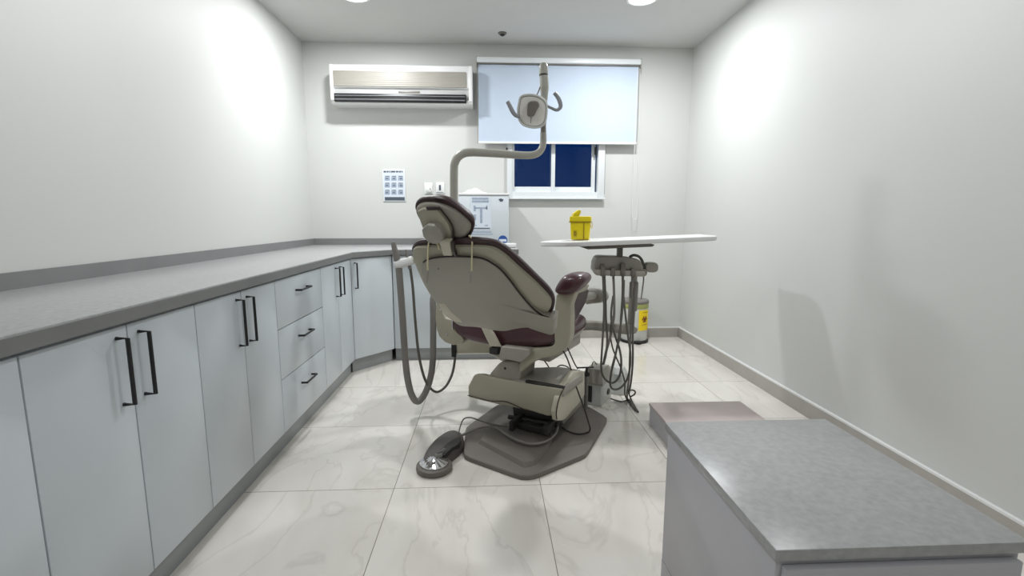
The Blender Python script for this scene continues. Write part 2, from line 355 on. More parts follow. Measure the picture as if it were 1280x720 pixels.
t = thing('worktop', (WALL_L, WALL_Y, CT), 'grey L-shaped worktop with slanted corner over the white cabinets', 'worktop')
ov = .018
foot = [(LFX+ov, .40), (LFX+ov, 3.41), (DB.x+.006, BKY-ov), (.225, BKY-ov), (.225, WALL_Y), (WALL_L, WALL_Y), (WALL_L, .40)]
obj('countertop', B().prism([(x, y, CT) for x, y in foot], (0, 0, .036), .003), 'top', t)
e_ = B(); pf = [Vector((x, y, CT-.004)) for x, y in foot[:4]]
for i in range(3):
    d = (pf[i+1]-pf[i]).normalized(); nn = Vector((d.y, -d.x, 0)); e_.prism([pf[i], pf[i+1], pf[i+1]+nn*.004, pf[i]+nn*.004], (0, 0, .035))
obj('front_edge', e_, 'topedge', t)
sp = B().span((WALL_L, WALL_Y-.016, CT+.036), (.17, WALL_Y, CT+.092)); sp.span((WALL_L, .40, CT+.036), (WALL_L+.016, WALL_Y-.016, CT+.092))
obj('backsplash', sp, 'topedge', t)
# white appliance on the worktop
ay = WALL_Y-.36
a, c = PY(573.5, 243, ay), PY(636, 300, ay); z0 = CT+.036
ax0, ax1, az1 = a.x, c.x, a.z
t = thing('benchtop_appliance', ((ax0+ax1)/2, ay+.15, z0), 'tall white box appliance with printed notice and blue sticker on the worktop', 'appliance')
obj('body', B().span((ax0, ay, z0+.012), (ax1, ay+.32, az1-.006), .008), 'door', t)
obj('lid', B().span((ax0-.006, ay-.006, az1-.006), (ax1+.006, ay+.325, az1+.012), .005), 'white', t)
for x in (ax0+.03, ax1-.03):
    for y in (ay+.03, ay+.29): obj('foot', B().lathe([(.014, .001), (.014, .014)], (x, y, z0), seg=12), 'black', t)
def quad(px, y, m, parent, name, th=.0015):
    """a thin printed area on a plane facing the camera side of the room, given by pixel corners"""
    x0, y0, x1, y1 = px; a, c = PY(x0, y0, y), PY(x1, y1, y)
    return obj(name, B().span((a.x, y-th, c.z), (c.x, y, a.z)), m, parent)
nt_ = quad((588, 246, 614, 287), ay, 'paper', t, 'notice'); yy = ay-.0016
pr = B()
def rect(b, px, y, th=.0008):
    a, c = PY(px[0], px[1], y), PY(px[2], px[3], y); b.span((a.x, y-th, c.z), (c.x, y, a.z))
for r in [(590, 247, 610.5, 249.5), (590, 250.5, 611, 253), (594, 259, 609, 261), (600, 261, 603, 279), (592, 257, 594.5, 264), (592, 268, 595, 275), (607.5, 257, 609.3, 262), (594, 281, 596, 282.5), (606, 281, 610, 282.5)]: rect(pr, r, yy)
obj('printing', pr, 'lprint', nt_)
pr = B(); rect(pr, (592, 284.7, 612.5, 286), yy); obj('rule', pr, 'dprint', nt_)
quad((589, 289, 614, 290.5), ay, 'lprint', t, 'text_line'); quad((589, 292, 616, 293.2), ay, 'lprint', t, 'text_line')
c = PY(628.5, 300, ay); obj('round_sticker', B().lathe([(.038, 0), (.038, .0015)], c, (0, -1, 0)), 'blue', t)
pr = B(); rect(pr, (624, 299, 633, 302), ay-.0016); obj('sticker_band', pr, 'paper', t)
c = PY(626, 250, ay)
pr = B().prism([PY(623, 249, ay), PY(626, 248, ay), PY(629.5, 249.3, ay), PY(628.5, 251.6, ay), PY(625.5, 252.2, ay)], (0, -.0015, 0)); obj('badge', pr, 'dprint', t)
# crumpled cloth on the appliance
c = PY(592, 242, ay+.1); cb = B(); ol = []
for k in range(22):
    a = 2*pi*k/22; rr = 1+.16*sin(3*a+1)+.08*sin(5*a); ol.append(Vector((c.x+cos(a)*.10*rr, ay+.14+sin(a)*.07*rr, az1+.012)))
cb.slab(ol, (0, 0, 1), [(1, 0), (1.02, .004), (.9, .010), (.72, .014), (.55, .030), (.3, .040), (.1, .044)], N=44, center=(c.x-.005, ay+.14, az1+.012))
cb.v = [v+Vector((0, 0, max(0, v.z-az1-.014)*.2*sin(v.x*70+v.y*40))) for v in cb.v]
tag(obj('crumpled_cloth', cb, 'cloth', loc=(c.x, ay+.14, az1+.012), sharp=25), 'crumpled white cloth lying on top of the box appliance', 'cloth')
# small white box at the worktop's right end
a = PY(645, 313, WALL_Y-.5)
tag(obj('tissue_box', B().box((.165, WALL_Y-.5, CT+.038+.016), (.10, .1, .032), bev=.006), 'white', loc=(.165, WALL_Y-.5, CT+.038)), 'low white box at the right end of the worktop behind the backrest', 'box')

# ------------------------------------------------------------ poster, switch, socket
py = WALL_Y
a, c = PY(478, 212, py), PY(507.5, 252, py)
t = thing('wall_poster', ((a.x+c.x)/2, py, c.z), 'small framed instruction poster with nine grey pictures on the back wall', 'poster')
obj('backing', B().span((a.x, py-.008, c.z), (c.x, py, a.z), .002), 'alu', t)
sh = obj('sheet', B().span((a.x+.008, py-.0095, c.z+.006), (c.x-.008, py-.008, a.z-.006)), 'paper', t); y = py-.0096
pr = B(); x = 479.5
for wd in (3.2, 2.2, 1.4, 5.6, 3.0, 2.4, 1.5):
    rect(pr, (x, 213.6, x+wd, 215.5), y); x += wd+.75
obj('title', pr, 'dprint', sh)
for r in range(3):
    for q in range(3):
        pr, pd = B(), B()
        x0 = 480.8+q*8.3; y0 = 219.5+r*8.9+(0 if r else .3)
        rect(pr, (x0, y0+1.6, x0+6.6, y0+6), y); rect(pd, (x0+.6, y0, x0+6.2, y0+1.2), y); rect(pd, (x0+1.5+q*.5, y0+2.4, x0+4.2+q*.5, y0+4.3), y-.0008)
        obj('picture_cell', pr, 'lprint', sh); obj('caption', pd, 'print', sh)
pr = B(); rect(pr, (481, 246.3, 506, 250.6), y); obj('footer_bar', pr, 'dprint', sh)
def plate(px, name, label, cat):
    a, c = PY(px[0], px[1], py), PY(px[2], px[3], py)
    t = thing(name, ((a.x+c.x)/2, py, c.z), label, cat); obj('plate', B().span((a.x, py-.009, c.z), (c.x, py, a.z), .003), 'white', t); return t
t = plate((530.5, 228.5, 541, 242.5), 'wall_socket', 'white wall socket with a plug, left of the switch', 'socket')
c = PY(536, 239, py-.025); obj('plug', B().box((c.x, py-.022, c.z), (.05, .028, .028), bev=.006), 'bin', t)
c = PY(538, 236.5, py); obj('indicator', B().box((c.x, py-.0095, c.z), (.008, .002, .012)), 'dprint', t)
t = plate((545, 228, 556, 242), 'wall_switch', 'white wall switch with a dark rocker beside the light pole', 'switch')
c = PY(550, 234.5, py); obj('rocker', B().box((c.x, py-.011, c.z), (.017, .008, .045), bev=.002), 'dprint', t)
c = PY(550, 240.5, py); obj('marking', B().box((c.x, py-.0095, c.z), (.06, .001, .006)), 'print', t)

# ------------------------------------------------------------ yellow sharps container + bins are placed after the delivery unit
TH = radians(32); C0 = Vector((.26, 2.50, 0))          # chair: heading and origin
f = Vector((sin(TH), cos(TH), 0)); r = Vector((cos(TH), -sin(TH), 0)); ZU = Vector((0, 0, 1))
def LP(x, y, t): return PP(x, y, C0+f*t, f)             # on the upright plane across the chair at t
def LX(x, y, u): return PP(x, y, C0+r*u, r)             # on the upright plane along the chair at u
def LW(u, t, z): return C0+r*u+f*t+ZU*z
def lps(pts, t): return [LP(x, y, t) for x, y in pts]
chair = thing('dental_chair', (C0.x, C0.y, 0), 'maroon and beige dental chair seen from behind on a taupe floor plate', 'dental chair')
# floor plate
pp = [(579, 569), (652, 595), (668, 594), (733, 567.5), (760, 522), (733, 506), (640, 500), (621, 506), (582, 534)]
P3 = [PZ(x, y, .022) for x, y in pp]
bp = B().slab(poly(P3, .04), ZU, [(1.0, -.021), (1.0, -.004), (.992, 0), (.93, .004), (.5, .006)], N=0)
base = obj('base_plate', bp, 'plate', chair)
hump = [(597, 553), (634, 513), (690, 505), (690, 552), (669, 581), (655, 584)]
hp = [PZ(x, y, .03) for x, y in hump]
obj('raised_channel', B().slab(poly(hp, .02), ZU, [(1.02, -.01), (1.0, -.002), (.95, .014), (.6, .016)], N=0), 'plate', base)
# rear motor housing
hs = [(592, 468.5), (598, 466.5), (609, 470), (640, 476), (663, 480), (703, 486), (699, 498), (696, 519), (684, 520), (660, 513), (640, 509), (612, 503), (585, 496.5), (584.5, 483)]
T0 = -.26
mh = obj('motor_housing', B().prism(lps(hs, T0), f*.07-ZU*.02, .010, 3), 'beige', chair)
sm = B().tube([LP(x, y, T0)-f*.002 for x, y in [(585, 494), (600, 498), (614, 501), (632, 502), (645, 507), (662, 515)]], .0022, 6); obj('seam', sm, 'rim', mh)
# lower skirt under the seam
# top deck and side cover on the right
dk = [(652, 468), (640, 473), (664, 478), (705, 484.5), (729, 466), (722, 461.5), (700, 458), (668, 459)]
zd = LP(704, 485, T0+.06).z
obj('top_deck', B().prism([PZ(x, y, zd+.018) for x, y in dk], (0, 0, -.05), .008), 'unit', chair)
uS = (LP(697, 505, T0)-C0).dot(r)
wd_ = [(697, 526), (695.5, 515), (699, 498), (705, 482), (718, 464), (731, 464), (731, 494), (722, 507), (707, 524), (703, 526)]
sc_ = obj('side_cover', B().prism([LX(x, y, uS+.012) for x, y in wd_], -r*.03, .006, 3), 'cream', chair)
wq = [LX(x, y, uS-.05) for x, y in [(699, 498), (705, 484), (729, 468), (730, 494), (705, 520)]]
obj('rear_body', B().prism([p-ZU*.05 for p in wq], -r*.28, .01), 'beige2', chair)
obj('cover_seam', B().tube([LX(x, y, uS+.02) for x, y in [(706, 483), (699, 498), (695.5, 515), (696, 524)]], .003, 6), 'rim', sc_)
obj('deck_gap_shade', B().tube([LP(x, y, T0+.02) for x, y in [(658, 477.3), (668, 478.6), (704, 485)]], .0105, 8, 2), 'rubber', mh)  # dark tube standing in for the shade in the gap under the deck
# lift mechanism beneath, dark
lm = B(); lm.prism(lps([(640, 508), (696, 517), (696, 530), (688, 541), (664, 537), (642, 524)], T0+.1), f*.16, .008)
lm.box(LP(668, 534, T0+.06), (.17, .05, .035), rz=-TH, bev=.004); lm.tube([LP(636, 521, T0+.08), LP(697, 531, T0+.08)], .012)
for px in ((648, 526), (690, 531)): lm.box(LP(*px, T0+.06), (.022, .16, .05), rz=-TH, bev=.004)
obj('lift_mechanism', lm, 'rubber', chair)
# neck, seat block
T1 = -.24; T2 = -.27
nk = [(608, 474), (613, 466), (622, 455.5), (628, 451.5), (648, 452), (652, 458), (651, 470), (648, 480), (632, 479)]
nko = obj('pedestal_neck', B().prism(lps(nk, T1), f*.16, .01, 3), 'beige2', chair)
c = LP(631.5, 460.5, T1); obj('screw', B().lathe([(.007, 0), (.006, .004), (0, .005)], c, -f, 12), 'rim', nko)
bl = [(626, 433), (662, 437.5), (661, 444.5), (651, 453.5), (623, 447.5)]
obj('seat_block', B().prism(lps(bl, T2-.035), f*.16, .006, 2), 'unit', chair)
# yoke carrying the back and the right armrest
yk = [(695, 368), (693, 385), (693, 400), (692.5, 418), (693, 429), (689, 433.5), (682, 435), (661, 435.5), (655, 444), (649, 455), (648, 468), (655, 462), (664, 454.5), (677, 448), (690, 446), (702, 440), (709.5, 431), (712.5, 420), (713, 398), (712.5, 382), (717, 370), (721, 362), (708, 364)]
obj('yoke', B().prism(lps(yk, T2), f*.06, .008, 3), 'beige', chair)
ly = [(545, 380), (544, 398), (545.5, 411), (549, 421), (556, 428), (566, 431.5), (577, 430), (580, 426), (576, 420), (567, 413), (564.5, 400), (556, 398), (552, 389), (549, 380)]
lyo = obj('yoke_left', B().prism(lps(ly, T2+.02), f*.05, .005), 'beige', chair); lyo.name = 'yoke_arm'
for px in ((559, 418), (551, 387)): obj('screw', B().lathe([(.006, 0), (.005, .004), (0, .005)], LP(*px, T2+.02), -f, 12), 'chrome', lyo)
obj('hinge_cap', B().box(LP(566, 405, T2-.005), (.008, .012, .055), rz=-TH, bev=.003), 'chrome', lyo)
# armrest
ar = [(692.5, 361), (694.5, 367.5), (706, 370), (717, 367), (726, 359), (730, 351), (725.5, 345), (713, 343), (702, 346.5)]
ac = sum(lps(ar, T2-.02), Vector())/len(ar)
obj('armrest', B().slab(lps(ar, T2-.02), f+ZU*.06, [(.3, -.022), (.6, -.018), (.85, -.006), (.97, .012), (1, .03), (1, .07), (.92, .11), (.75, .135), (.4, .15)], N=48), 'maroon', chair)
obj('armrest_support', B().prism(lps([(700, 362), (702, 369), (718, 369), (722, 360)], T2+.0), f*.16, .008), 'beige', chair)
# seat cushion
st = [(566, 398), (566, 410), (571, 419), (582, 425), (600, 430), (625, 434), (650, 435.5), (675, 434.5), (691, 430.5), (700, 424), (701, 412), (690, 402), (660, 396), (610, 394)]
obj('seat', B().slab(lps(st, -.245), f, [(.55, -.02), (.82, -.014), (.95, 0), (1, .03), (.98, .12), (.9, .22), (.7, .28)], N=80), 'maroon', chair)
obj('seat_frame', B().box(LW(-.03, .06, .435), (.34, .42, .07), rz=-TH, bev=.015), 'unit', chair)
su = obj('recline_lever', B().prism(lps([(601, 409), (611, 410), (617, 417), (625.5, 433.5), (612.5, 433), (606, 420)], -.30), f*.014, .003), 'cream', chair)
obj('lever_end', B().box(LP(619, 438, -.28), (.05, .04, .035), rz=-TH, bev=.006), 'rubber', su)
# leg rest and foot rest beyond, seen between armrest and delivery hoses
zs = .52
lr = B()
sec = [(-.1, .49, .17), (.1, .49, .16), (.25, .49, .15), (.4, .5, .12)]
ring = []
V = []; F = []; n = 20
for i, (tt, zz, hw) in enumerate(sec):
    for k in range(n):
        a = 2*pi*k/n; su_ = (abs(cos(a))**.6)*(1 if cos(a) > 0 else -1); sv = (abs(sin(a))**.7)*(1 if sin(a) > 0 else -1)
        V.append(LW(su_*hw, tt, zz+.0+sv*.05))
    if i: F += [[(i-1)*n+k, (i-1)*n+(k+1) % n, i*n+(k+1) % n, i*n+k] for k in range(n)]
F += [list(range(n)), [(len(sec)-1)*n+k for k in range(n)]]
obj('leg_rest', lr.raw(V, F), 'maroon', chair)
# the right flank of the leg rest and its end shell, as the photo shows them
obj('leg_rest_flank', B().prism([LX(x, y, .245) for x, y in [(706, 420), (709, 385), (722, 366), (728, 361), (737, 362), (733, 378), (722, 398)]], -r*.05, .008), 'shaded_maroon', chair)
fs = [(728, 363), (736, 360.5), (746, 362), (753, 366), (756, 372), (754, 378), (740, 380), (731, 379.5)]
T5 = .55
obj('foot_shell_bracket', B().tube([LX(722, 380, .2), LX(727, 372, .2), LP(742, 370, T5)+f*.02], .022, 10), 'unit', chair)
obj('foot_shell', B().slab(lps(fs, T5), f, [(.5, -.02), (.85, -.012), (1, .01), (1, .06), (.9, .10), (.6, .12)], N=48), 'unit', chair)

# --- backrest (reclined 40 degrees)
PH = radians(40)
def plane(P0, ph): v = -f*sin(ph)+ZU*cos(ph); return P0, v, -f*cos(ph)-ZU*sin(ph)
dY = C0.y-2.58
BP, bv, bn = plane(Vector((-.145, 1.93+dY, 1.005)), PH)
def bk(pts, h=0): return [PP(x, y, BP+bn*h, bn) for x, y in pts]
cush = [(515, 312), (517, 306), (524, 301), (545, 299), (570, 298.5), (590, 298), (606, 299.5), (617, 301.5), (628, 306), (643, 318.5), (660, 334.5), (675, 349.5), (687, 361.5), (693, 372), (692.5, 384), (687, 393), (672, 400), (640, 404), (600, 402), (568, 392), (549, 376), (535, 357), (525, 338), (518, 322)]
back = obj('back_cushion', B().slab(bk(cush), -bn, [(.9, -.004), (.985, -.005), (1, .0), (.997, .008), (.965, .02), (.88, .036), (.74, .048), (.4, .056)], N=120), 'shaded_maroon', chair)
shell = [(516.5, 315), (518, 309.5), (524, 307), (545, 306.5), (575, 306.3), (598, 306.3), (612, 307.5), (622, 310.5), (634, 319), (648, 332), (664, 346), (678, 359.5), (688, 371), (689.5, 379), (686, 388), (676, 396), (655, 402), (620, 404), (590, 400), (565, 392), (546, 376), (533, 357), (524, 338), (518.5, 324)]
HS = .006
bsh = obj('back_shell', B().slab(bk(shell, HS), bn, [(1.0, -.01), (1.0, .004), (.99, .010), (.95, .015), (.75, .019), (.4, .02)], N=120), 'beige', chair)
HPn = .03
pan = [(531, 326), (538, 322.8), (552, 320.5), (570, 319.8), (590, 320.5), (604, 322.5), (615, 328), (626, 336), (638, 350), (650, 366), (660, 378), (669, 387), (679, 394), (686, 396.6), (694, 397), (693.2, 407), (692, 417.5), (680, 415), (668, 411), (660, 408.5), (644, 410.5), (631, 413), (614, 411.5), (597, 408), (577, 406.5), (567, 400.5), (557, 392), (548, 381), (540, 369), (532, 352), (527, 338)]
pc = sum(bk(pan, HPn), Vector())/len(pan)
bpn = obj('back_panel', B().slab(bk(pan, HPn), bn, [(1.0, -.035), (1.0, 0), (.988, .006), (.95, .01), (.7, .018), (.35, .021)], N=150, center=bk([(606, 366)], HPn)[0]), 'beige2', chair)
seamp = [(530, 327)]+pan[1:14]
obj('seam_line', B().tube([p+bn*.003 for p in bk(seamp, HPn)], .0042, 6), 'rim', bpn)
obj('hinge_wing', B().prism(bk([(547, 380), (556, 379), (574, 388), (578, 404), (566, 402), (556, 394)], .045), -bn*.03, .005), 'cream', chair)
for x, y in ((548, 336), (587, 340)): obj('screw', B().lathe([(.004, 0), (.0035, .003), (0, .004)], bk([(x, y)], .045)[0], bn, 10), 'dunit', bpn)
# --- headrest
hc = BP+bv*.0
HPc, hv, hn = plane(LP(555, 277, -.80), radians(33))
def hd(pts, h=0): return [PP(x, y, HPc+hn*h, hn) for x, y in pts]
ho = [(519, 256), (522, 250), (529, 247), (544, 246), (556, 248), (567, 254), (578, 262), (588, 271), (592.3, 279), (591, 288), (586, 297), (576, 302), (562, 303), (545, 302), (534, 294), (527, 275), (520, 262)]
obj('headrest_cushion', B().slab(hd(ho), -hn, [(.9, -.003), (.97, -.004), (1, .002), (.995, .010), (.93, .026), (.8, .038), (.5, .044)], N=80), 'shaded_maroon', chair)
hsn = [(521, 261), (523, 256), (530, 252.8), (542, 252.6), (555.5, 255.5), (569, 262), (580, 270.5), (587.5, 278), (588.8, 284), (585.5, 291.5), (578, 297.5), (566, 300), (548, 301), (536, 294), (528, 277), (522.5, 267)]
hsh = obj('headrest_shell', B().slab(hd(hsn, .005), hn, [(1, -.008), (1, .002), (.975, .009), (.9, .014), (.5, .017)], N=80), 'beige2', chair)
hb = [(523.5, 262), (530, 258.5), (548, 258.3), (552, 263), (557, 269.5), (563, 278), (566.5, 288), (567.5, 304), (563, 306.5), (549, 305), (539, 300.5), (532, 288), (527, 275)]
hbo = obj('headrest_bracket', B().slab(hd(hb, .018), hn, [(1, -.012), (1, .004), (.96, .012), (.85, .015), (.5, .016)], N=0), 'beige', chair)
obj('edge_line', B().tube([p for p in hd([(549, 259.5), (555.5, 267.5), (563, 278), (566.7, 288), (567, 304)], .029)], .0036, 6), 'rim', hbo)
obj('grip_slot', B().prism(hd([(532, 259.3), (548, 258.7), (550, 262.6), (534, 263.3)], .036), -hn*.006, .001), 'rim', hbo)
kb = [(530, 284), (536.5, 278), (546.5, 279), (552.5, 283), (556.5, 291), (557, 297), (552, 301), (544, 302), (537, 299), (531.5, 292)]
obj('adjusting_knob', B().slab(poly(hd(kb, .040), .003), hn, [(1.02, -.012), (1, .012), (.96, .017), (.9, .018)], N=0), 'unit', hbo)
nkp = [(549, 303), (562, 303), (565, 320), (554, 320)]
obj('headrest_stem', B().prism([PP(x, y, BP+bn*.038, bn) for x, y in nkp], -bn*.025, .003), 'cream', chair)
obj('release_lever', B().prism([PP(x, y, BP+bn*.042, bn) for x, y in [(563.5, 303), (567.5, 304), (567.5, 312), (570.5, 320.5), (568, 320.5), (564.5, 312)]], -bn*.012, .001), 'rim', chair)
# elastic cords hanging from the headrest
for pts in ([(538, 299), (536, 304), (535, 315), (534.5, 330), (535, 338)], [(586, 294), (590, 300), (590, 312), (589.7, 330), (589.5, 339)]):
    yc_ = hd([pts[0]], .02)[0].y-.004
    co = obj('elastic_cord', B().tube([PY(x, y, yc_) for x, y in pts], .0032, 8), 'cord', chair)
    x, y = pts[-1]; obj('cord_clip', B().tube([PY(x, y, yc_), PY(x-1.2, y+6, yc_), PY(x-1.6, y+16, yc_)], [.004, .005, .0025], 8), 'unit', co)
yc_ = hd([(546, 302)], .045)[0].y
obj('elastic_cord', B().tube([PY(x, y, yc_) for x, y in [(546, 300), (548, 307), (549.5, 312)]], .0036, 8), 'cord', chair)
# side unit carrying the light pole and suction arm, hidden behind the backrest
SX, SY = -.20, 2.92
suo = obj('side_unit', B().span((SX-.03, SY-.13, .30), (SX+.27, SY+.15, .80), .04), 'cream', chair)
obj('side_unit_arm', B().tube([(SX+.12, SY, .36), (SX+.30, SY-.15, .30), LW(-.02, .02, .24)], .04, 14), 'unit', chair)
obj('drain_socket', B().box(PY(567.5, 438, 2.8), (.03, .03, .075), bev=.004), 'black', suo)

# ------------------------------------------------------------ operating light
DL = 2.92
lg = thing('operating_light', (PY(567.5, 300, DL).x, DL, .80), 'grey dental operating light on a bent pole above the chair', 'lamp')
pl = [PY(x, y, DL) for x, y in [(567.5, 318), (567.5, 260), (567.5, 215), (568.5, 204), (573, 196), (581, 191.3), (592, 190.3)]]
pl[0].z = .802
obj('pole', B().tube(pl, [.0245]*7, 16), 'lamp', lg)
obj('swing_arm', B().tube([PY(x, y, DL) for x, y in [(591, 190.3), (620, 191.8), (650, 194), (664, 194), (672, 191.5), (677, 186), (679, 178), (679.2, 166)]], [.0242, .0235, .022, .0215, .021, .0205, .0195, .0185], 16), 'lamp', lg)
ua = obj('upper_arm', B().tube([PY(x, y, DL) for x, y in [(679.3, 160), (680, 130), (680.5, 110), (679.8, 95)]], [.016, .018, .026, .025], 14, 4), 'lamp', lg)
obj('joint_collar', B().tube([PY(679.2, 168, DL), PY(679.2, 158, DL)], .0165, 14, 1), 'dunit', lg)
obj('arm_cap', B().tube([PY(679.5, 93, DL), PY(679.5, 84, DL), PY(679.5, 80, DL), PY(679.5, 78.5, DL)], [.0265, .0265, .021, .01], 14, 3), 'lamp', lg)
obj('cap_ring', B().tube([PY(679.5, 95, DL), PY(679.5, 92.5, DL)], .0255, 14, 1), 'rubber', lg)
hdn = (O+Vector((-.2, -.6, -.6))-PY(663, 138, DL-.1)).normalized()
hp_ = [(649, 128), (651, 121), (660, 118.5), (672, 120), (681, 126), (683.5, 133), (682, 150), (678, 157), (668, 159.5), (655, 156.5), (649, 149), (647.5, 138)]
Dh = DL-.11
hP = PY(664, 139, Dh)
def hl(pts, h=0): return [PP(x, y, hP+hdn*h, hdn) for x, y in pts]
head = obj('lamp_head', B().slab(hl(hp_), -hdn, [(.93, -.002), (1, .0), (1.0, .02), (.92, .045), (.7, .07), (.4, .085)], N=60), 'lamp', lg)
obj('front_rim', B().tube([p for p in closed(hl(hp_, .004), 40)]+[closed(hl(hp_, .004), 40)[0]], .0065, 8, 1), 'bin', head)
obj('reflector', B().slab(hl(hp_, .006), -hdn, [(.9, 0), (.9, .003)], N=48), 'reflector', head)
obj('bulb_shield', B().slab(hl([(661, 128), (671, 127), (674, 132), (671, 138), (667, 145), (660, 145.5), (659, 138)], .028), -hdn, [(.9, -.004), (1, 0), (1, .014)], N=30), 'dunit', head)
obj('shield_bracket', B().tube(hl([(664, 146), (663.5, 154)], .012), .002, 6, 1), 'dunit', head)
yo = obj('head_bracket', B().tube([PY(672, 132, DL-.05), PY(678, 126, DL-.02), PY(680, 118, DL)], .014, 12), 'lamp', lg)
obj('head_cable', B().tube([PY(668, 122, DL-.08), PY(672, 117, DL-.04), PY(675, 109, DL-.02)], .004, 6), 'dunit', lg)
obj('grip_handle', B().tube([PY(x, y, Dh) for x, y in [(650, 146), (645, 144.5), (641, 140), (637, 132), (634.5, 127)]], [.008, .011, .0125, .0125, .0115], 12), 'handle', lg)
obj('grip_handle', B().tube([PY(x, y, Dh+.01) for x, y in [(681, 131), (689, 135), (696, 137.5), (700.5, 134), (700, 128), (697, 121), (693, 116)]], [.007, .008, .009, .0115, .0125, .0125, .0115], 12), 'handle', lg)

# ------------------------------------------------------------ suction arm with its hoses, left of the chair
DS = 2.62
sa = thing('suction_arm', (PY(514, 328, DS).x, DS, .86), 'white suction holder with grey hoses hanging left of the chair', 'suction arm')
obj('holder_arm', B().tube([PY(514, 325, DS), PY(540, 332, DS+.1), PY(560, 345, DS+.2)], .014, 10), 'cream', sa)
hold = obj('hose_holder', B().tube([PY(493.5, 331.5, DS), PY(497, 330.5, DS), PY(508, 327.5, DS), PY(516, 325, DS)], [.019, .026, .026, .024], 16, 3), 'white', sa)
obj('suction_handle', B().tube([PY(491.5, 303, DS), PY(493, 310, DS), PY(495.5, 320, DS), PY(498, 334, DS)], [.012, .0145, .018, .018], 14), 'hose', sa)
obj('saliva_ejector', B().tube([PY(507.5, 312, DS), PY(508.5, 318, DS), PY(509.5, 326, DS), PY(513, 336, DS)], [.004, .008, .011, .010], 10), 'hose', sa)
def hose(pts, rad, parent, m='hose', name='hose', seg=10):
    return obj(name, B().tube([PY(x, y, d) for x, y, d in pts], rad, seg), m, parent)
hose([(498.5, 334, DS), (500.5, 360, DS), (503.5, 400, DS), (506, 440, DS), (509, 470, DS), (514, 492, DS), (521.5, 502, DS), (530, 494, DS+.02), (537, 476, DS+.04), (541, 450, DS+.06), (541.5, 400, DS+.1), (542, 370, DS+.14), (552, 352, DS+.2)], .0185, sa, 'hose', seg=14)
hose([(513, 336, DS), (516, 360, DS), (519, 400, DS), (523, 440, DS), (529, 468, DS), (536, 483, DS+.03), (546, 490, DS+.06), (557, 483, DS+.1), (565, 468, DS+.14), (568.5, 450, DS+.17), (569, 436, DS+.18)], .0075, sa, 'dhose')

# ------------------------------------------------------------ foot control
fpx = [PZ(x, y, .05) for x, y in [(529, 575), (533, 562), (545, 548), (560, 538), (571, 537), (578, 542), (578.5, 551), (570, 560), (558, 568), (547, 577), (538, 582)]]
t = thing('foot_control', PZ(553, 572, 0), 'grey foot control with a chrome disc pedal in front of the base plate', 'foot pedal')
obj('housing', B().slab(fpx, ZU, [(1.04, -.049), (1.04, -.03), (1.0, -.008), (.93, .0), (.6, .006)], N=60), 'pedal', t)
obj('recess', B().slab([PZ(x, y, .058) for x, y in [(549, 566), (553, 560), (561, 553), (571, 547), (576, 547), (575, 554), (565, 561), (555, 569)]], ZU, [(1, -.02), (1, 0), (.9, .003)], N=40), 'rubber', t)
dc = PZ(542.5, 579, .03)
obj('pedal_base', B().lathe([(.078, -.029), (.08, -.018), (.078, -.006), (.07, 0)], dc, seg=40), 'plate', t)
# chrome disc with radial facets
V = [dc+ZU*.032]; n = 28
for k in range(n): a = 2*pi*k/n; V.append(dc+Vector((cos(a)*.064, sin(a)*.064, .006+.005*(k % 2))))
for k in range(n): a = 2*pi*k/n; V.append(dc+Vector((cos(a)*.064, sin(a)*.064, -.004)))
F = [[0, 1+k, 1+(k+1) % n] for k in range(n)]+[[1+k, 1+n+k, 1+n+(k+1) % n, 1+(k+1) % n] for k in range(n)]+[[1+n+k for k in range(n)][::-1]]
obj('pedal_disc', B().raw(V, F), 'chrome', t, sharp=4)
obj('pedal_neck', B().tube([dc+ZU*.03, PZ(551, 568, .055), PZ(556, 564, .05)], .016, 12), 'metal', t)
def fl(pts, rad, name, label, cat, m='dhose', seg=8, parent=None):
    P = [PZ(x, y, z) for x, y, z in pts]
    if parent: return obj(name, B().tube(P, rad, seg), m, parent)
    return tag(obj(name, B().tube(P, rad, seg), m, loc=(P[0].x, P[0].y, 0)), label, cat)
fl([(576, 545, .05), (586, 540, .045), (598, 535, .05), (610, 532.5, .06), (622, 536, .06), (636, 545, .06), (652, 552.5, .06), (668, 555, .06), (684, 551, .06), (695, 541, .06), (697, 530, .09)], .0068, 'hose', '', '', 'hose', parent=t)
fl([(573, 542, .05), (576, 531, .07), (580, 523.5, .09), (588, 522, .09), (598, 525, .08), (610, 529, .075), (622, 532, .075), (640, 534, .08)], .0035, 'cable', '', '', 'dhose', parent=t)

# ------------------------------------------------------------ loose cables on the chair base
def cable(pts, rad, label, m='rubber'):
    P = [PY(x, y, d) for x, y, d in pts]; P = [Vector((p.x, p.y, max(p.z, .006))) for p in P]
    return tag(obj('cable', B().tube(P, rad, 7), m, loc=P[0]), label, 'cable')
k1 = PZ(738, 536, .04).y
cable([(703, 437, 2.32), (708, 446, 2.33), (712.5, 458, 2.34), (717, 474, 2.32), (723, 491, 2.28), (730, 510, 2.26), (735, 526, 2.25), (737.5, 537, PZ(737, 537, .036).y), (733, 541, PZ(733, 541, .036).y), (722, 542.5, PZ(722, 542, .036).y), (710, 539, PZ(710, 539, .036).y), (702, 534, PZ(702, 534, .038).y), (697, 530, 2.28)], .0038, 'long black cable hanging from the chair arm and looping over the base plate')
cable([(708, 432, 2.34), (713, 443, 2.42), (718, 454, 2.5), (722, 461, 2.58)], .0036, 'short black cable from the chair arm to the black tap', 'rubber')
cable([(676, 446, 2.42), (682, 453, 2.5), (687, 460.5, 2.57)], .0036, 'short dark cable between the yoke and the top deck', 'rubber')
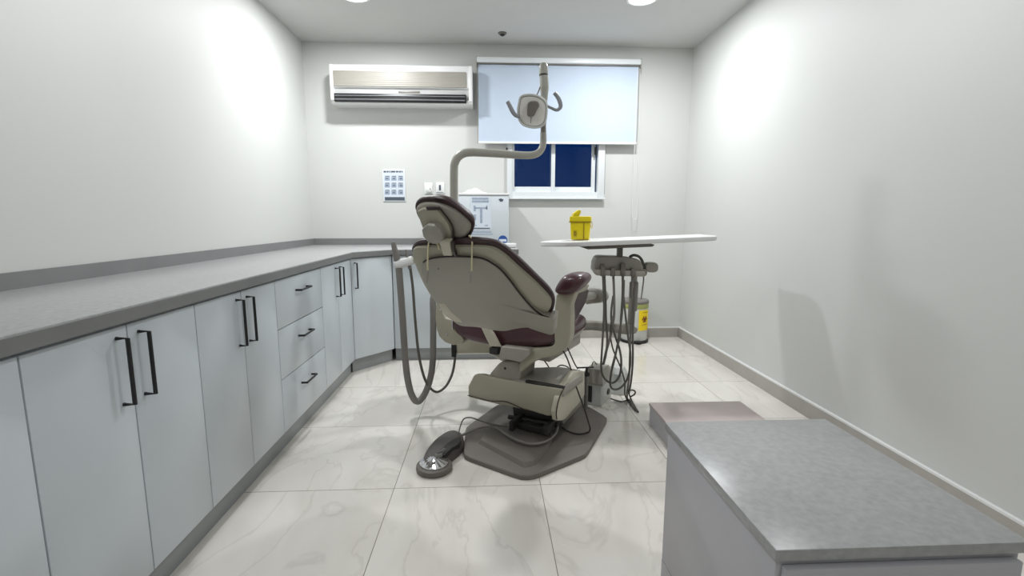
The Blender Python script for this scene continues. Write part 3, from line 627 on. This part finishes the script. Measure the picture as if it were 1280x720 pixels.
cable([(694, 463, 2.62), (697, 458.5, 2.62), (702, 456.5, 2.62), (709, 458.5, 2.62), (714, 463, 2.62), (721, 465, 2.62), (724, 463, 2.66)], .0036, 'arched black cable on top of the chair base', 'rubber')

# ------------------------------------------------------------ floor box with tap
q0, q1, q2 = PZ(735, 506, 0), PZ(751, 509, 0), PZ(761, 500, 0)
e1 = (q1-q0); e2 = (q2-q1); e2 = Vector((e2.x, e2.y, 0)); e2 = f*.2
e1 = r*.13; q0 = q1-e1
hB = .135
t = thing('floor_junction_box', q1, 'light grey floor box with a sloping lid behind the base plate', 'junction box')
obj('body', B().prism([q0, q1, q1+e2, q0+e2], (0, 0, hB), .006), 'bin', t)
ct_ = (q0+q1+e2)/2
lidb = [q0-r*.012-f*.012, q1+r*.012-f*.012, q1+e2+r*.012, q0+e2-r*.012]
lv = [p+ZU*(hB+.001) for p in lidb]+[p+ZU*(hB+.012) for p in lidb]+[ct_+(p-ct_)*.62+f*.02+ZU*(hB+.075) for p in lidb]
lf = [[3, 2, 1, 0], [8, 9, 10, 11]]+[[a*4+k, a*4+(k+1) % 4, (a+1)*4+(k+1) % 4, (a+1)*4+k] for a in range(2) for k in range(4)]
obj('sloping_lid', B().raw(lv, lf), 'unit', t)
obj('side_slot', B().box(q0.lerp(q1, .42)-f*.001+ZU*.07, (.036, .006, .1), rz=-TH), 'rubber', t)
obj('outlet', B().lathe([(.02, 0), (.02, .004), (.01, .005)], q1+f*.13+r*.002+ZU*.055, r, 20, 1, 1), 'black', t)
tp = PY(733, 470, 2.62)
obj('tap', B().tube([PY(733.5, 472, 2.62), PY(733.5, 459, 2.62)], .007, 8, 1).tube([PY(721, 459.8, 2.62), PY(742, 459, 2.62)], .0045, 8, 1).box(PY(733.5, 467.5, 2.62), (.03, .03, .02), bev=.004), 'black', t)
obj('pipe', B().tube([Vector((tp.x, tp.y, 0)), tp], .012, 10, 1), 'hose', t)
obj('handle', B().tube([PY(740, 459, 2.7), PY(740.5, 454, 2.7), PY(743, 452, 2.7), PY(746, 456, 2.7)], .003, 6), 'dhose', t)
# crumpled clear film over a white pump beside the box
c = PZ(771, 488, 0)
ol = [c+Vector((cos(2*pi*k/16)*.065*(1+.12*sin(3*k)), sin(2*pi*k/16)*.08*(1+.1*cos(2*k)), 0)) for k in range(16)]
fb = B().slab(ol, ZU, [(1.05, .002), (1.0, .03), (.94, .08), (.84, .13), (.62, .165), (.25, .175)], N=40)
fb.v = [v+Vector((sin(v.z*60+v.x*50)*.006, sin(v.z*45+v.y*60)*.006, 0)) for v in fb.v]
tag(obj('covered_floor_pump', fb, 'bin', loc=c, sharp=20), 'low pale housing on the floor under the hanging instrument hoses', 'housing')

# ------------------------------------------------------------ delivery unit
DD = 2.86
base_p = PY(790, 408, DD)
du = thing('delivery_unit', (base_p.x, DD, .4), 'grey dental delivery unit with white tray top and hanging instrument hoses', 'delivery unit')
# swing arm from the chair
obj('swing_arm', B().prism([PY(x, y, DD-.03) for x, y in [(700, 411), (716, 405.5), (728, 403), (745, 403.2), (765, 405), (790, 407), (798, 411), (796, 417), (785, 419), (765, 416), (740, 413), (722, 414), (704, 419)]], (0, .07, 0), .008), 'unit', du)
obj('column', B().tube([PY(788, 414, DD+.005), PY(791, 372, DD+.005), PY(791.5, 371, DD+.005)], [.021, .024, .024], 16, 1), 'unit', du)
obj('column_sleeve', B().tube([PY(791, 388, DD+.005), PY(792.5, 353, DD+.005), PY(792.5, 352, DD+.005)], [.026, .027, .022], 16, 1), 'hose', du)
obj('column_top', B().tube([PY(792.5, 354, DD+.005), PY(793, 338, DD+.01)], .019, 14, 1), 'unit', du)
# instrument bar
bar = [(744, 328), (747, 321.5), (751, 320), (768, 320.5), (785, 321.5), (797, 323.5), (802, 327), (804.5, 334), (804, 344), (795, 345.5), (770, 345), (747, 343.5), (743, 338)]
bo = obj('instrument_bar', B().prism([PY(x, y, DD-.06) for x, y in bar], (0, .12, 0), .012, 3), 'unit', du)
lip = [(743, 336.5), (806, 339), (808, 343), (803, 346), (746, 344.5), (742.5, 341)]
obj('holder_rail', B().prism([PY(x, y, DD-.085) for x, y in lip], (0, .04, 0), .006), 'unit', bo)
for x, y in ((754, 334), (766.5, 338), (779, 332), (792, 339)):
    obj('instrument_holder', B().prism([PY(x-2.6, y-3, DD-.095), PY(x+2.6, y-3, DD-.095), PY(x+3, 345.5, DD-.095), PY(x-3, 345.5, DD-.095)], (0, .03, 0), .003), 'dunit', bo)
obj('side_knob', B().slab([PY(x, y, DD-.02) for x, y in [(806, 331), (809, 328), (818, 328), (821.5, 331), (821.5, 337), (818, 340), (810, 340), (806, 337)]], (0, -1, 0), [(.9, -.03), (1, -.025), (1, .015), (.9, .022), (.6, .024)], N=36), 'unit', bo)
obj('knob_stem', B().tube([PY(803, 334, DD-.02), PY(809, 334, DD-.02)], .008, 10, 1), 'dunit', bo)
obj('ring_hook', B().tube([PY(804+4*cos(a), 341+3.6*sin(a), DD-.05) for a in [k*pi/6 for k in range(13)]], .006, 8, 2), 'unit', bo)
obj('feed_hose', B().tube([PY(x, y, DD-.02) for x, y in [(787, 321.5), (792, 319), (799, 321), (803.5, 328), (805, 337)]], .0085, 8), 'dhose', bo)
obj('post', B().span((PY(771.5, 318, DD-.02).x, DD-.04, PY(771, 325, DD).z), (PY(777.5, 318, DD-.02).x, DD, PY(771, 309, DD).z), .003), 'dunit', du)
tb = [(732, 310.5), (741, 306), (809, 303), (819, 306), (816, 308.5), (735, 312)]
obj('tray_bracket', B().prism([PY(x, y, DD-.14) for x, y in tb], (0, .2, 0), .004), 'dunit', du)
# white tray top, slightly tilted
tl, tr_ = PY(676, 303, DD-.02), PY(833, 296.5, DD-.02)
dr = (tr_-tl); dr = dr.normalized(); dp = Vector((-dr.y*.0-.06, 1, 0)).normalized()
Wt = 1.02; zt = 0
fo = [(0, .02), (.05, -.06), (.14, -.13), (.30, -.16), (Wt-.12, -.16), (Wt-.03, -.13), (Wt, -.05), (Wt, .09), (Wt-.05, .16), (.2, .16), (.06, .12)]
p0 = tl+Vector((0, 0, .002))
topo = obj('tray_top', B().slab([p0+dr*a+dp*b for a, b in fo], ZU, [(.985, -.026), (1, -.02), (1, -.002), (.99, .0)], N=110), 'white', du)
# instrument hoses
def dh(pts, rad=.0062, m='dhose', off=0):
    P = [PZ(x, y, .008) if y >= 496 else PY(x, y, DD-.08+off-.15*min(1, max(0, (y-360)/90))) for x, y in pts]
    return obj('instrument_hose', B().tube(P, rad, 8), m, du)
dh([(753.5, 342), (754.5, 365), (755, 390), (753.5, 420), (752, 445), (751.5, 458), (753, 468), (758, 475.5), (765, 478.5), (771, 475), (775.5, 466), (776.5, 450), (774, 435), (769, 420), (765, 405), (764, 390), (766.5, 370)], off=-.01)
dh([(755.5, 342), (757, 375), (757.5, 400), (759, 425), (757, 445), (753.5, 456)], .0068, off=.0)
dh([(766.5, 342), (767.5, 365), (767.5, 395), (763, 420), (757.5, 440), (754.5, 455)], .0075, off=.02, m='hose')
dh([(779, 342), (779, 365), (782, 395), (785, 420), (788, 442), (787, 462), (783, 476), (775, 485), (767, 486.5), (763, 481), (764, 466), (768, 450), (772, 430), (776, 405), (779, 375), (780, 350)], .006, off=-.02)
dh([(778, 344), (778, 370), (776, 400), (775, 420), (770, 440), (766, 455), (763.5, 470)], .0055, off=.01)
dh([(791, 344), (790, 380), (788.5, 410), (787.5, 440), (786.5, 470), (784, 490), (784, 498)], .0062, off=.02, m='hose')
dh([(793.5, 360), (792, 390), (791, 420), (791, 450), (789, 475), (786, 492)], .0062, off=0)
dh([(765, 395), (763, 415), (765, 432), (770, 446), (776, 460), (781, 478), (781, 492), (784, 500)], .0045, off=.04)
hose([(804, 340, DD-.04), (804.5, 350, DD-.02), (803, 362, DD+.02), (801.5, 374, DD+.1)], .0045, du, 'hose', 'thin_hose', 8)
dh([(784, 498), (788, 504), (793, 511), (797.5, 514.5)], .006, off=0)
dh([(797.5, 514.5), (792, 505), (788, 497), (786, 490), (790, 487.5), (794, 489.5), (793, 493), (788, 496)], .0045, off=0)
fl([(763, 498, .02), (770, 500.5, .008), (778, 502, .008), (786, 500, .01), (791, 506, .008), (798, 515, .008)], .0045, 'floor_cable', 'thin dark cable on the floor under the hanging hoses', 'cable')

# ------------------------------------------------------------ yellow sharps container on the tray
yc = PY(725.5, 298, DD+.04); s_ = DD/600
tz = topo and (p0+dr*((yc.x-p0.x)/dr.x)).z+.003
t = thing('sharps_container', (yc.x, yc.y, tz), 'yellow plastic sharps container standing on the white tray top', 'sharps container')
def taper(b, cx, cy, z0, z1, w0, d0, w1, d1, bev=.006, rz=0):
    bm = bmesh.new(); v = [bm.verts.new((sx*ww/2, sy*dd/2, z)) for z, ww, dd in ((z0, w0, d0), (z1, w1, d1)) for sx, sy in ((-1, -1), (1, -1), (1, 1), (-1, 1))]
    for q in ([3, 2, 1, 0], [4, 5, 6, 7], [0, 1, 5, 4], [1, 2, 6, 5], [2, 3, 7, 6], [3, 0, 4, 7]): bm.faces.new([v[i] for i in q])
    bmesh.ops.bevel(bm, geom=list(bm.edges), offset=bev, segments=3, profile=.5, affect='EDGES')
    bmesh.ops.transform(bm, matrix=Matrix.Translation((cx, cy, 0)) @ Matrix.Rotation(rz, 4, 'Z'), verts=bm.verts); b.add(bm); return b
hz = 22*s_
obj('body', taper(B(), yc.x, yc.y, tz, tz+hz, .107, .10, .118, .11, rz=-.25), 'yellow', t)
obj('lid', taper(B(), yc.x, yc.y, tz+hz, tz+hz+.034, .128, .12, .124, .116, rz=-.25), 'yellow', t)
obj('lid_rim', taper(B(), yc.x, yc.y, tz+hz-.003, tz+hz+.003, .131, .123, .131, .123, bev=.001, rz=-.25), 'dyellow', t)
obj('corner_seam', B().box((yc.x+.008, yc.y-.0585, tz+hz*.5), (.004, .008, hz*.94)), 'dyellow', t)
obj('flap', B().prism([(yc.x-.055, yc.y-.04, tz+hz+.032), (yc.x-.05, yc.y-.04, tz+hz+.05), (yc.x-.018, yc.y-.04, tz+hz+.072), (yc.x-.006, yc.y-.04, tz+hz+.066), (yc.x-.01, yc.y-.04, tz+hz+.048), (yc.x-.02, yc.y-.04, tz+hz+.032)], (0, .06, 0), .003), 'yellow', t)
obj('carry_handle', B().tube([(yc.x+.03, yc.y-.062, tz+hz+.016), (yc.x+.045, yc.y-.066, tz+hz+.008), (yc.x+.058, yc.y-.06, tz+hz-.012), (yc.x+.062, yc.y-.03, tz+hz-.035), (yc.x+.062, yc.y+.01, tz+hz-.02)], .0035, 8), 'cord', t)
obj('mark', B().box((yc.x-.042, yc.y-.0475, tz+hz*.36), (.016, .004, .03), rz=-.25), 'dyellow', t)

# ------------------------------------------------------------ biohazard pedal bin
bc = PZ(797, 430, 0)+Vector((0, .12, 0)); Rb = .116
t = thing('waste_bin', (bc.x, bc.y, 0), 'pale grey round clinical waste bin with yellow biohazard label by the wall', 'bin')
obj('body', B().lathe([(Rb-.004, .02), (Rb, .03), (Rb+.002, .33), (Rb, .335)], bc, seg=40), 'bin', t)
obj('base_ring', B().lathe([(Rb+.006, .0), (Rb+.014, .006), (Rb+.012, .018), (Rb+.002, .024)], bc, seg=40), 'black', t)
obj('band', B().lathe([(Rb+.003, .315), (Rb+.004, .318), (Rb+.004, .355), (Rb+.002, .358)], bc, seg=40), 'green', t)
obj('lid', B().lathe([(Rb+.003, .356), (Rb+.006, .36), (Rb+.006, .378), (Rb-.004, .388), (.05, .394), (.0, .396)], bc, seg=40), 'hose', t)
def curved(pa0, pa1, z0, z1, rad, m, name, parent, n=10):
    V = []; F = []
    for i in range(n+1):
        a = pa0+(pa1-pa0)*i/n
        for rr in (rad, rad+.0015):
            for z in (z0, z1): V.append((bc.x+rr*sin(a), bc.y-rr*cos(a), z))
        if i: k = (i-1)*4; F += [[k, k+4, k+5, k+1], [k+2, k+3, k+7, k+6], [k, k+2, k+6, k+4], [k+1, k+5, k+7, k+3]]
    F += [[0, 1, 3, 2], [n*4, n*4+2, n*4+3, n*4+1]]
    return obj(name, B().raw(V, F), m, parent)
lb = curved(.02, 1.02, .12, .305, Rb+.003, 'label', 'biohazard_label', t)
lc = .52
def onb(dx, dz, e=.0065): a = lc+dx/(Rb); return Vector((bc.x+(Rb+e)*sin(a), bc.y-(Rb+e)*cos(a), .222+dz))
bb = B()
for k in range(3):
    a0 = pi/2+k*2*pi/3; ox, oz = cos(a0)*.016, sin(a0)*.016
    bb.tube([onb(ox+.0165*cos(a0+a), oz+.0165*sin(a0+a)) for a in [radians(d) for d in range(35, 326, 29)]], [.0014, .0022, .003, .0036, .004, .0042, .004, .0036, .003, .0022, .0014], 6, 2)
bb.tube([onb(.021*cos(a), .021*sin(a)) for a in [k*pi/8 for k in range(17)]], .0016, 6, 1)
for k in range(3): a0 = pi/2+k*2*pi/3; bb.tube([onb(0, 0), onb(cos(a0)*.012, sin(a0)*.012)], .002, 6, 1)
obj('biohazard_symbol', bb, 'red', lb)
bb = B()
for k in range(5): bb.tube([onb(-.03+k*.013, -.05), onb(-.024+k*.013, -.05)], .0022, 6, 1)
for k in range(4): bb.tube([onb(-.02+k*.014, .062), onb(-.014+k*.014, .062)], .0025, 6, 1)
obj('lettering', bb, 'red', lb)
bb = B()
for k in range(3): a = -.62; z = .30-k*.028; bb.box((bc.x+(Rb+.003)*sin(a), bc.y-(Rb+.003)*cos(a), z), (.012, .004, .014), rz=a)
obj('side_marks', bb, 'dprint', t)
obj('pedal', B().box((bc.x, bc.y-Rb-.02, .022), (.05, .05, .008), bev=.003), 'black', t)

# ------------------------------------------------------------ low step and near cabinet at the right
q = PZ(811, 530, 0)
t = thing('low_step', (q.x+.27, q.y-.4, 0), 'low pale step with a pinkish top at the right of the floor', 'step')
obj('step_body', B().span((q.x, q.y-.78, 0), (q.x+.5, q.y, .104), .006), 'panel', t)
obj('step_top', B().span((q.x-.004, q.y-.785, .105), (q.x+.504, q.y+.004, .122), .005), 'pink', t)
q = PZ(826, 719, 0)
x0, y1 = q.x, q.y
t = thing('side_cabinet', (x0+.25, y1-.35, 0), 'pale lilac-grey cabinet end at the lower right, nearest the camera', 'cabinet')
obj('carcass', B().span((x0, y1-.55, .06), (x0+.48, y1, .48), .003), 'panel', t)
obj('plinth', B().span((x0+.0, y1-.55, 0), (x0+.46, y1-.0, .059)), 'panel', t)
obj('cabinet_top', B().span((x0-.008, y1-.56, .481), (x0+.49, y1+.008, .505), .003), 'top', t)
for k in range(2):
    d_ = obj('drawer', B().span((x0+.01, y1-.568, .08+k*.2), (x0+.47, y1-.551, .27+k*.2), .003), 'panel', t)
    obj('handle', B().tube([(x0+.16, y1-.567, .2+k*.2), (x0+.16, y1-.59, .2+k*.2), (x0+.32, y1-.59, .2+k*.2), (x0+.32, y1-.567, .2+k*.2)], .005, 8, 1), 'metal', d_)
